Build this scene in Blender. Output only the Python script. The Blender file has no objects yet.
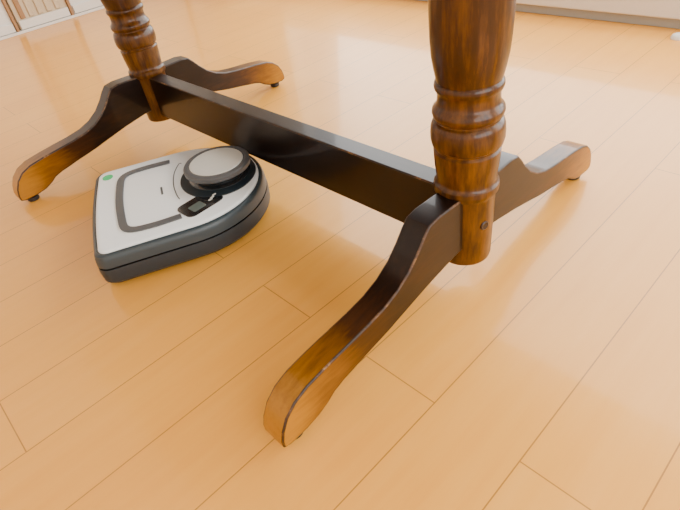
import bpy, bmesh, math
from mathutils import Vector, Matrix
SC=1.15
col=bpy.context.scene.collection
# ---------------------------------------------------------------- helpers
def nt(name):
    m=bpy.data.materials.new(name); m.use_nodes=True
    n=m.node_tree.nodes; l=m.node_tree.links
    return m,n,l,n['Principled BSDF']
def simple(name,c,rough=.5,metal=0,coat=0,noise=0,bump=0,nscale=60):
    m,n,l,b=nt(name)
    b.inputs['Roughness'].default_value=rough; b.inputs['Metallic'].default_value=metal
    b.inputs['Coat Weight'].default_value=coat
    tc=n.new('ShaderNodeTexCoord'); nz=n.new('ShaderNodeTexNoise'); nz.inputs['Scale'].default_value=nscale
    l.new(tc.outputs['Object'],nz.inputs['Vector'])
    mx=n.new('ShaderNodeMix'); mx.data_type='RGBA'
    mx.inputs[6].default_value=(*[x*(1-noise) for x in c],1); mx.inputs[7].default_value=(*[min(1,x*(1+noise)) for x in c],1)
    l.new(nz.outputs['Fac'],mx.inputs[0]); l.new(mx.outputs[2],b.inputs['Base Color'])
    if bump:
        bp=n.new('ShaderNodeBump'); bp.inputs['Strength'].default_value=bump; bp.inputs['Distance'].default_value=.002
        l.new(nz.outputs['Fac'],bp.inputs['Height']); l.new(bp.outputs[0],b.inputs['Normal'])
    return m
def ramp(n,stops):
    r=n.new('ShaderNodeValToRGB'); e=r.color_ramp.elements
    while len(e)<len(stops): e.new(.5)
    for i,(p,c) in enumerate(stops): e[i].position=p; e[i].color=(*c,1)
    return r
def mesh_obj(name,bm,mats,parent=None,smooth=True,loc=(0,0,0)):
    bmesh.ops.recalc_face_normals(bm,faces=bm.faces)
    me=bpy.data.meshes.new(name); bm.to_mesh(me); bm.free()
    for m in mats: me.materials.append(m)
    if smooth:
        for p in me.polygons: p.use_smooth=True
        try: me.set_sharp_from_angle(angle=math.radians(35))
        except Exception: pass
    o=bpy.data.objects.new(name,me); col.objects.link(o); o.location=loc
    if parent: o.parent=parent
    return o
def box(name,x0,x1,y0,y1,z0,z1,mat,parent=None,bevel=0,loc=(0,0,0),mat2=None):
    bm=bmesh.new(); vs=[bm.verts.new((x,y,z)) for x in (x0,x1) for y in (y0,y1) for z in (z0,z1)]
    for f in ((0,1,3,2),(4,6,7,5),(0,4,5,1),(2,3,7,6),(0,2,6,4),(1,5,7,3)): bm.faces.new([vs[i] for i in f])
    o=mesh_obj(name,bm,[mat]+([mat2] if mat2 else []),parent,smooth=False,loc=loc)
    if bevel: add_bevel(o,bevel,1 if mat2 else -1)
    return o
def add_bevel(o,w,mi=-1,seg=3):
    b=o.modifiers.new('bev','BEVEL'); b.width=w; b.segments=seg; b.limit_method='ANGLE'; b.angle_limit=math.radians(40); b.material=mi; b.harden_normals=False
    for p in o.data.polygons: p.use_smooth=True
    try: o.data.set_sharp_from_angle(angle=math.radians(35))
    except Exception: pass
def lathe(name,prof,mat,parent=None,seg=72,loc=(0,0,0),center=(0,0),matf=None):
    bm=bmesh.new(); rings=[]
    for r,z in prof:
        rings.append([bm.verts.new((center[0]+r*math.cos(2*math.pi*i/seg),center[1]+r*math.sin(2*math.pi*i/seg),z)) for i in range(seg)])
    for k in range(len(rings)-1):
        for i in range(seg):
            f=bm.faces.new((rings[k][i],rings[k][(i+1)%seg],rings[k+1][(i+1)%seg],rings[k+1][i]))
            if matf: f.material_index=matf(k)
    f=bm.faces.new(rings[0]); g=bm.faces.new(rings[-1])
    if matf: f.material_index=matf(0); g.material_index=matf(len(rings)-2)
    return mesh_obj(name,bm,mat if isinstance(mat,list) else [mat],parent,loc=loc)
def catmull(pts,n=6):
    out=[]
    P=[pts[0]]+list(pts)+[pts[-1]]
    for i in range(1,len(P)-2):
        for k in range(n):
            t=k/n; a,b,c,d=[Vector(q) for q in P[i-1:i+3]]
            out.append(.5*((2*b)+(c-a)*t+(2*a-5*b+4*c-d)*t*t+(3*b-a-3*c+d)*t**3))
    out.append(Vector(pts[-1])); return out

# ---------------------------------------------------------------- materials
def wood(name,axis,golden_toe=False,base=0.0,upper_dark=0.0,gk=.34,coat=.3):
    """varnished stained wood; axis = grain direction"""
    m,n,l,b=nt(name)
    tc=n.new('ShaderNodeTexCoord'); mp=n.new('ShaderNodeMapping')
    s=[60,60,60]; s[axis]=9
    mp.inputs['Scale'].default_value=s
    l.new(tc.outputs['Object'],mp.inputs['Vector'])
    g=n.new('ShaderNodeTexNoise'); g.inputs['Scale'].default_value=2.2; g.inputs['Detail'].default_value=6; g.inputs['Roughness'].default_value=.65
    l.new(mp.outputs[0],g.inputs['Vector'])
    blot=n.new('ShaderNodeTexNoise'); blot.inputs['Scale'].default_value=9; blot.inputs['Detail'].default_value=3
    l.new(tc.outputs['Object'],blot.inputs['Vector'])
    add=n.new('ShaderNodeMath'); add.operation='MULTIPLY_ADD'; add.inputs[1].default_value=gk
    l.new(g.outputs['Fac'],add.inputs[0])
    ad2=n.new('ShaderNodeMath'); ad2.operation='MULTIPLY_ADD'; ad2.inputs[1].default_value=.25; ad2.inputs[2].default_value=base
    l.new(blot.outputs['Fac'],ad2.inputs[0]); l.new(ad2.outputs[0],add.inputs[2])
    src=add.outputs[0]
    sp=n.new('ShaderNodeSeparateXYZ'); l.new(tc.outputs['Object'],sp.inputs[0])
    def grad(sock,a,bb,to,src):
        mr=n.new('ShaderNodeMapRange'); mr.inputs['From Min'].default_value=a; mr.inputs['From Max'].default_value=bb; mr.inputs['To Max'].default_value=to
        l.new(sock,mr.inputs['Value'])
        a3=n.new('ShaderNodeMath'); a3.operation='ADD'; l.new(src,a3.inputs[0]); l.new(mr.outputs[0],a3.inputs[1]); return a3.outputs[0]
    if golden_toe:
        ab=n.new('ShaderNodeMath'); ab.operation='ABSOLUTE'; l.new(sp.outputs['Y'],ab.inputs[0])
        src=grad(ab.outputs[0],.16,.345,.52,src)
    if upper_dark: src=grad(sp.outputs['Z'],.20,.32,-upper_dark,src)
    r=ramp(n,[(0.25,(.003,.0012,.0008)),(.45,(.009,.003,.0012)),(.62,(.045,.014,.0016)),(.80,(.18,.066,.003)),(1.,(.38,.16,.006))])
    l.new(src,r.inputs[0]); l.new(r.outputs[0],b.inputs['Base Color'])
    b.inputs['Roughness'].default_value=.38; b.inputs['Specular IOR Level'].default_value=.22
    b.inputs['Coat Weight'].default_value=coat; b.inputs['Coat Roughness'].default_value=.07
    bp=n.new('ShaderNodeBump'); bp.inputs['Strength'].default_value=.10; bp.inputs['Distance'].default_value=.001
    l.new(g.outputs['Fac'],bp.inputs['Height']); l.new(bp.outputs[0],b.inputs['Normal'])
    return m
def worn(name,k=0):
    m,n,l,b=nt(name)
    tc=n.new('ShaderNodeTexCoord'); g=n.new('ShaderNodeTexNoise'); g.inputs['Scale'].default_value=34; g.inputs['Detail'].default_value=7; g.inputs['Roughness'].default_value=.78
    l.new(tc.outputs['Object'],g.inputs['Vector'])
    r=ramp(n,[(.47+k,(.012,.004,.0015)),(.58+k,(.07,.026,.004)),(.65+k,(.22,.11,.03)),(.75+k,(.6,.42,.22))])
    l.new(g.outputs['Fac'],r.inputs[0]); l.new(r.outputs[0],b.inputs['Base Color']); b.inputs['Roughness'].default_value=.42
    return m
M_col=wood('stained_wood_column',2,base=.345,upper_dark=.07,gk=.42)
M_leg=wood('stained_wood_leg',1,golden_toe=True,base=.14,coat=.25)
M_beam=wood('stained_wood_stretcher',0,base=.05)
M_worn=worn('worn_edge_wood')
M_black=simple('black_plastic',(.015,.015,.017),.4,noise=.2)
M_screw=simple('bolt_cap_dark',(.02,.01,.008),.3,noise=.2)

# floor
def floor_mat():
    m,n,l,b=nt('floor_planks')
    tc=n.new('ShaderNodeTexCoord'); mp=n.new('ShaderNodeMapping')
    mp.inputs['Rotation'].default_value=(0,0,math.radians(-90)); 
    l.new(tc.outputs['Object'],mp.inputs['Vector'])
    # after rotation: u = y , v = -x
    mp.inputs['Location'].default_value=(.20+8*1.0,.10+.11*41,0)
    br=n.new('ShaderNodeTexBrick'); br.offset=.37; br.offset_frequency=2; br.squash=1
    br.inputs['Scale'].default_value=1; br.inputs['Brick Width'].default_value=1.0; br.inputs['Row Height'].default_value=.11
    br.inputs['Mortar Size'].default_value=.0008; br.inputs['Mortar Smooth'].default_value=.2
    br.inputs['Color1'].default_value=(.40,.40,.40,1); br.inputs['Color2'].default_value=(.60,.60,.60,1); br.inputs['Mortar'].default_value=(0.5,0.5,0.5,1)
    l.new(mp.outputs[0],br.inputs['Vector'])
    mg=n.new('ShaderNodeMapping'); mg.inputs['Scale'].default_value=(30,2.5,1); l.new(tc.outputs['Object'],mg.inputs['Vector'])
    g=n.new('ShaderNodeTexNoise'); g.inputs['Scale'].default_value=1.6; g.inputs['Detail'].default_value=7; g.inputs['Roughness'].default_value=.6
    l.new(mg.outputs[0],g.inputs['Vector'])
    bl=n.new('ShaderNodeTexNoise'); bl.inputs['Scale'].default_value=5; bl.inputs['Detail'].default_value=3
    l.new(tc.outputs['Object'],bl.inputs['Vector'])
    a=n.new('ShaderNodeMath'); a.operation='MULTIPLY_ADD'; a.inputs[1].default_value=.38; l.new(g.outputs['Fac'],a.inputs[0])
    a2=n.new('ShaderNodeMath'); a2.operation='MULTIPLY_ADD'; a2.inputs[1].default_value=.30; l.new(bl.outputs['Fac'],a2.inputs[0]); 
    sp=n.new('ShaderNodeSeparateColor'); l.new(br.outputs['Color'],sp.inputs[0])
    a3=n.new('ShaderNodeMath'); a3.operation='MULTIPLY'; a3.inputs[1].default_value=.40; l.new(sp.outputs[0],a3.inputs[0])
    l.new(a3.outputs[0],a2.inputs[2]); l.new(a2.outputs[0],a.inputs[2])
    r=ramp(n,[(.3,(.76,.325,.038)),(.55,(.84,.395,.056)),(.8,(.89,.455,.09))])
    l.new(a.outputs[0],r.inputs[0])
    mx=n.new('ShaderNodeMix'); mx.data_type='RGBA'; mx.inputs[7].default_value=(.42,.18,.03,1)
    l.new(br.outputs['Fac'],mx.inputs[0]); l.new(r.outputs[0],mx.inputs[6]); l.new(mx.outputs[2],b.inputs['Base Color'])
    b.inputs['Roughness'].default_value=.30; b.inputs['Specular IOR Level'].default_value=.34
    b.inputs['Coat Weight'].default_value=.28; b.inputs['Coat Roughness'].default_value=.07
    bp=n.new('ShaderNodeBump'); bp.inputs['Strength'].default_value=.12; bp.inputs['Distance'].default_value=.0006; bp.invert=True
    l.new(br.outputs['Fac'],bp.inputs['Height']); l.new(bp.outputs[0],b.inputs['Normal'])
    return m
M_wall=simple('wall_paint',(.80,.77,.72),.8,noise=.02)
M_white=simple('white_trim',(.72,.71,.67),.5,noise=.02)
M_grey=simple('grey_trim',(.33,.33,.30),.5,noise=.05)
M_cream=simple('cream_door',(.55,.45,.30),.5,noise=.03)
M_brown=simple('brown_door_edge',(.33,.18,.08),.5,noise=.15)

tops=[]
# ---------------------------------------------------------------- room
fl=box('floor',-2.5,2.2,-2.2,1.17,-.05,0,floor_mat()); tops.append(fl)
tops.append(box('wall_left',-2.6,-2.5,-2.2,1.17,-.05,2.1,M_wall))
def empty(name,loc=(0,0,0),rz=0):
    e=bpy.data.objects.new(name,None); col.objects.link(e); e.location=loc; e.rotation_euler=(0,0,rz); e.empty_display_size=.05; return e
for i,(y0,y1,style) in enumerate(((-.62,.145,'flat'),(.165,.40,'flute'),(.415,1.0,'flat'))):
    d=empty('door_%d'%(i+1),(-2.5,0,0)); tops.append(d)
    box('panel',.0,.022,y0,y1,.012,1.75,M_white if style=='flat' else M_cream,d,.003)
    box('bottom_rail',.022,.030,y0+.004,y1-.004,.014,.05,M_white,d,.002)
    box('edge',.0,.034,y1-.0,y1+.012,.005,1.75,M_brown,d,.002)
    if style=='flute':
        k=y0+.02
        while k<y1-.03:
            box('flute',.022,.028,k,k+.022,.055,1.70,M_brown if k<y0+.03 else M_cream,d,.003); k+=.040
    else:
        box('inset_panel',.022,.026,y0+.06,y1-.06,.11,1.6,M_white,d,.002)
tops.append(box('baseboard_left',-2.5,-2.465,-2.2,1.17,0,.012,M_white,None,.002))
tops.append(box('wall_back',-2.6,-1.9,1.17,1.27,-.05,2.1,M_wall))
tops.append(box('wall_back_sill',-1.9,1.6,1.17,1.27,-.05,.16,M_wall))
tops.append(box('wall_back_header',-1.9,1.6,1.17,1.27,1.75,2.1,M_wall))
tops.append(box('wall_back_end',1.6,2.2,1.17,1.27,-.05,2.1,M_wall))
tops.append(box('wall_front',-2.6,2.3,-2.3,-2.2,-.05,2.1,M_wall))
tops.append(box('wall_right_sill',2.2,2.3,-2.2,1.27,-.05,.45,M_wall))
tops.append(box('wall_right_header',2.2,2.3,-2.2,1.27,1.8,2.1,M_wall))
tops.append(box('wall_right_pier',2.2,2.3,-2.2,-1.7,.45,1.8,M_wall))
tops.append(box('wall_right_end',2.2,2.3,.9,1.27,.45,1.8,M_wall))
tops.append(box('ceiling',-2.6,2.3,-2.3,1.27,2.1,2.15,M_wall))
w=empty('window_1',(0,1.2,0)); tops.append(w)
for n_,a in (('frame_bottom',(-1.9,1.6,-.035,.03,.16,.19)),('frame_top',(-1.9,1.6,-.035,.03,1.72,1.75)),('frame_side',(-1.9,-1.87,-.035,.03,.16,1.75)),('frame_side',(1.57,1.6,-.035,.03,.16,1.75)),
   ('mullion',(-.75,-.71,-.02,.02,.19,1.72)),('mullion',(.43,.47,-.02,.02,.19,1.72))):
    box(n_,*a,M_white,w,.003)
w2=empty('fill_window_right',(2.24,0,0)); tops.append(w2)  # unseen window, added to let even fill in from the right
for n_,a in (('frame_bottom',(-.03,.03,-1.7,.9,.45,.48)),('frame_top',(-.03,.03,-1.7,.9,1.77,1.8)),('frame_side',(-.03,.03,-1.7,-1.67,.45,1.8)),('frame_side',(-.03,.03,.87,.9,.45,1.8)),('mullion',(-.02,.02,-.42,-.38,.48,1.77))):
    box(n_,*a,M_white,w2,.003)
tops.append(box('baseboard_back',-2.5,2.2,1.145,1.17,0,.026,M_grey,None,.002))
tops.append(box('trim_1',-2.5,2.2,1.135,1.17,.026,.085,M_white,None,.004))
ds=lathe('door_stop',[(.016,0),(.016,.004),(.013,.010),(.007,.0135),(.001,.0145)],M_white,loc=(-.095,1.075,0),seg=32); tops.append(ds)

# ---------------------------------------------------------------- table
table=empty('dining_table'); tops.append(table)
W=.862
col_prof=[(.030,.050),(.0355,.052),(.0365,.056),(.0372,.100),(.0378,.150),(.0385,.154),(.0415,.158),(.0422,.163),(.0415,.168),(.0385,.171),
 (.0378,.174),(.0385,.180),(.0402,.195),(.0412,.208),(.0414,.214),(.0390,.2165),(.0390,.219),(.0430,.222),(.0448,.229),(.0450,.237),(.0443,.245),(.0422,.251),(.0390,.2535),
 (.0388,.2555),(.0415,.258),(.0428,.2625),(.0420,.267),(.0385,.271),(.0368,.275),(.0365,.283),(.0372,.288),(.0395,.2905),(.0402,.294),(.0395,.2975),(.0375,.300),
 (.0385,.305),(.0405,.314),(.0428,.328),(.0440,.345),(.0445,.37),(.0443,.41),(.0432,.46),(.0410,.51),(.0385,.545),(.040,.55),(.044,.556),(.044,.57),(.040,.575),(.044,.58),(.044,.62)]
col_prof=[(r*.98,z) for r,z in col_prof]
leg_top=[(.0,.160),(.045,.162),(.080,.163),(.098,.160),(.108,.150),(.120,.135),(.138,.117),(.160,.103),(.185,.094),(.215,.089),(.28,.082),(.312,.077),(.332,.069),(.347,.056),(.356,.040),(.360,.026),(.360,.015)]
leg_bot=[(.350,.012),(.325,.013),(.305,.017),(.290,.024),(.278,.032),(.262,.037),(.245,.040),(.226,.044),(.18,.052),(.141,.061),(.10,.070),(.047,.079),(0,.081)]
def leg(sgn,parent,ls=1.0):
    bm=bmesh.new()
    pts=[(sgn*d*ls,z) for d,z in leg_top+leg_bot]
    a=[bm.verts.new((-.018,y,z)) for y,z in pts]; c=[bm.verts.new((.018,y,z)) for y,z in pts]
    n=len(pts)
    bm.faces.new(a); bm.faces.new(c)
    for i in range(n): bm.faces.new((a[i],a[(i+1)%n],c[(i+1)%n],c[i]))
    o=mesh_obj('leg_'+('front' if sgn<0 else 'back'),bm,[M_leg],parent)
    add_bevel(o,.0024)
    o.data.materials.append(M_worn); o.modifiers['bev'].material=1
    return o
for i,x in enumerate((0,-W)):
    t=empty('trestle_%d'%(i+1),(x,0,0)); t.parent=table
    lathe('turned_column',col_prof,M_col,t)
    lf,lb=((1.0,.985),(1.02,1.01))[i]
    leg(-1,t,lf); leg(1,t,lb)
    for s,ls in ((-1,lf),(1,lb)):
        lathe('glide',[(.011,0),(.0125,.002),(.0125,.009),(.006,.010),(.006,.018)],M_black,t,seg=24,center=(0,s*.335*ls))
    sg=1 if i==0 else -1
    c=lathe('bolt_cap',[(.0065,-.004),(.0065,.0008),(.0052,.0016),(.003,.0006)],M_screw,t,seg=24)
    an=math.radians(-14 if sg>0 else 180)
    c.rotation_euler=(0,math.radians(90),an); c.location=(.0366*math.cos(an),.0366*math.sin(an),.115)
box('stretcher',-W+.02,-.02,-.0165,.0165,.066,.156,M_beam,table,.002,mat2=M_worn)
box('tabletop',-1.12,.20,-.42,.42,.62,.65,M_col,table,.008)

# ---------------------------------------------------------------- robot vacuum
V=empty('robot_vacuum',(-.562,-.303,0),math.atan2(-.417,.909)); tops.append(V); V.scale=(1.07,1.06,1.10)
M_body=simple('vac_skirt_bluegrey',(.014,.024,.032),.42,noise=.06,nscale=200)
M_rim=simple('vac_rim_grey',(.028,.044,.054),.38,noise=.05,nscale=200)
M_plate=simple('vac_white_plate',(.90,.95,.96),.28,coat=.3,noise=.005)
M_dk=simple('vac_dark_grey',(.075,.08,.085),.4,noise=.05)
M_blk=simple('vac_gloss_black',(.008,.009,.010),.18,coat=.3,noise=.1)
M_sil=simple('vac_silver',(.66,.66,.60),.35,metal=.1,noise=.03)
M_green=simple('vac_green_sticker',(.005,.55,.16),.4,noise=.05)
M_lcd=simple('vac_display',(.10,.13,.12),.2,noise=.1)
HW=.143;CY=.147
def outline(ins,rc=.022):
    p=[]; hw=HW-ins; y0=ins-.006; rc=max(rc-ins*.5,.004)
    def arc(cx,cy,r,a0,a1,n):
        for k in range(n+1):
            a=math.radians(a0+(a1-a0)*k/n); p.append((cx+r*math.cos(a),cy+r*math.sin(a)))
    for k in range(13):
        t=-1+2*k/12; p.append((t*(hw-rc)*.98, y0-.004*(1-t*t)))
    arc(hw-rc,y0+rc,rc,-90,0,8)
    for k in range(1,6): p.append((hw,y0+rc+(CY-y0-rc)*k/6))
    arc(0,CY,hw,0,180,48)
    for k in range(1,6): p.append((-hw,CY-(CY-y0-rc)*k/6))
    arc(-hw+rc,y0+rc,rc,180,270,8)
    return p
def loft(name,levels,mats,parent,cap_mat):
    bm=bmesh.new(); R=[]
    for ins,z,mi in levels: R.append([bm.verts.new((x,y,z)) for x,y in outline(ins)])
    n=len(R[0])
    for k in range(len(R)-1):
        for i in range(n):
            f=bm.faces.new((R[k][i],R[k][(i+1)%n],R[k+1][(i+1)%n],R[k+1][i])); f.material_index=levels[k+1][2]
    bm.faces.new(R[0]); f=bm.faces.new(R[-1]); f.material_index=cap_mat
    return mesh_obj(name,bm,mats,parent)
loft('body',[(.020,.005,0),(.006,.007,0),(.001,.013,0),(0,.030,0),(.001,.036,0),(.004,.0365,2),(.004,.0385,2),(.001,.039,1),(.002,.050,1),(.004,.057,1),(.007,.0595,1),(.009,.0600,1),(.0095,.0585,2),(.0105,.0585,2),(.011,.0605,3),(.013,.0622,3),(.017,.0628,3)],
     [M_body,M_rim,M_blk,M_plate],V,3)
def prism(name,pts,z0,z1,mat,parent,bev=.0006,mat2=None):
    bm=bmesh.new(); a=[bm.verts.new((x,y,z0)) for x,y in pts]; c=[bm.verts.new((x,y,z1)) for x,y in pts]; n=len(pts)
    bm.faces.new(a); bm.faces.new(c)
    for i in range(n): bm.faces.new((a[i],a[(i+1)%n],c[(i+1)%n],c[i]))
    o=mesh_obj(name,bm,[mat],parent); 
    if bev: add_bevel(o,bev,seg=2)
    return o
def ellipse(cx,cy,rx,ry,a0=0,a1=360,n=64):
    return [(cx+rx*math.cos(math.radians(a0+(a1-a0)*k/n)),cy+ry*math.sin(math.radians(a0+(a1-a0)*k/n))) for k in range(n)]
def rrect(cx,cy,w,h,r,rot=0,n=6):
    p=[]
    for sx,sy,a in ((1,1,0),(-1,1,90),(-1,-1,180),(1,-1,270)):
        for k in range(n+1):
            t=math.radians(a+90*k/n); p.append((sx*(w/2-r)+r*math.cos(t),sy*(h/2-r)+r*math.sin(t)))
    c,s=math.cos(rot),math.sin(rot)
    return [(cx+x*c-y*s,cy+x*s+y*c) for x,y in p]
TZ=.0628
tcx,tcy=.000,.214
prism('turret_surround',ellipse(tcx,.2105,.074,.0660),TZ-.003,TZ+.0012,M_body,V,.0008)
prism('control_panel',rrect(.077,.168,.046,.070,.012,math.radians(28)),TZ-.003,TZ+.0010,M_blk,V,.0006)
prism('display',rrect(.085,.162,.020,.024,.003,math.radians(28)),TZ,TZ+.0016,M_lcd,V,.0003)
for k in range(3):
    prism('button',rrect(.064+.006*k,.193-.004*k-.0,.0035,.008,.0016,math.radians(28)),TZ,TZ+.0018,M_sil,V,.0003)
lathe('lidar_turret',[(.052,TZ-.002),(.0535,TZ+.002),(.0505,TZ+.004),(.048,TZ+.006),(.048,TZ+.012),(.0550,TZ+.0135),(.0575,TZ+.016),(.0575,TZ+.0215),(.0555,TZ+.024),(.0495,TZ+.0247),(.0475,TZ+.024),(.0465,TZ+.024),(.0450,TZ+.0253),(.036,TZ+.026),(.022,TZ+.0257),(.001,TZ+.0257)],
   [M_dk,M_sil,M_blk],V,center=(tcx,tcy),matf=lambda k:2 if k in(1,2,3,4) else (0 if k<10 else (2 if k==10 else 1)))
def strip(name,path,w,z0,z1,mat):
    P=catmull([(x,y,0) for x,y in path],8); L=[];Rr=[]
    for i,p in enumerate(P):
        t=(P[min(i+1,len(P)-1)]-P[max(i-1,0)]).normalized(); nn=Vector((-t.y,t.x,0))
        ww=w(i/(len(P)-1)) if callable(w) else w
        L.append(p+nn*ww/2); Rr.append(p-nn*ww/2)
    return prism(name,[(q.x,q.y) for q in L+Rr[::-1]],z0,z1,mat,V,.0007)
strip('bin_handle',[(-.098,.135),(-.100,.110),(-.100,.085),(-.096,.060),(-.082,.047),(-.05,.043),(0,.041),(.05,.043),(.082,.047),(.096,.060),(.100,.085),(.100,.110),(.098,.135)],
   .013,TZ-.002,TZ+.0022,M_dk)
strip('bin_lid_gap',[(-.080,.155),(-.080,.15),(-.055,.140),(-.03,.135),(0,.133),(.03,.135),(.045,.138)],.0018,TZ-.002,TZ+.0004,M_dk)
prism('logo',rrect(0,.112,.026,.0035,.001),TZ-.001,TZ+.0005,M_dk,V,0)
prism('sticker',ellipse(-.105,.022,.0095,.0095,n=32),TZ-.001,TZ+.0008,M_green,V,.0002)
for sx in (-1,1):
    w_=lathe('wheel',[(.018,-.010),(.0205,-.008),(.0205,.008),(.018,.010)],M_black,V,seg=32); w_.rotation_euler=(0,math.radians(90),0); w_.location=(sx*.095,.13,.0207)

# ---------------------------------------------------------------- lights
wd=bpy.data.worlds.new('sky'); bpy.context.scene.world=wd; wd.use_nodes=True
bg=wd.node_tree.nodes['Background']; bg.inputs[0].default_value=(1,.985,.96,1); bg.inputs[1].default_value=2.0
def area(name,loc,rot,sx,sy,pw,c):
    l=bpy.data.lights.new(name,'AREA'); l.shape='RECTANGLE'; l.size=sx; l.size_y=sy; l.energy=pw; l.color=c
    o=bpy.data.objects.new(name,l); col.objects.link(o); o.location=loc; o.rotation_euler=rot; tops.append(o); return o
area('window_light_back',(-.15,1.36,.95),(math.radians(-90+8),0,0),3.3,1.5,112,(1,.98,.95))
area('fill_light_right',(2.38,-.4,1.12),(0,math.radians(90-8),0),1.3,2.5,80,(1,.98,.95))  # added fill lamp outside the unseen right-hand opening

# ---------------------------------------------------------------- camera
cd=bpy.data.cameras.new('camera'); co=bpy.data.objects.new('camera',cd); col.objects.link(co)
co.location=(.326*SC,-.485*SC,.532*SC); co.rotation_euler=(.882,.128,.790); cd.sensor_width=36; cd.lens=520.5/680*36; cd.clip_start=.01
bpy.context.scene.camera=co
for o in tops:
    o.location=Vector(o.location)*SC; o.scale=Vector(o.scale)*SC
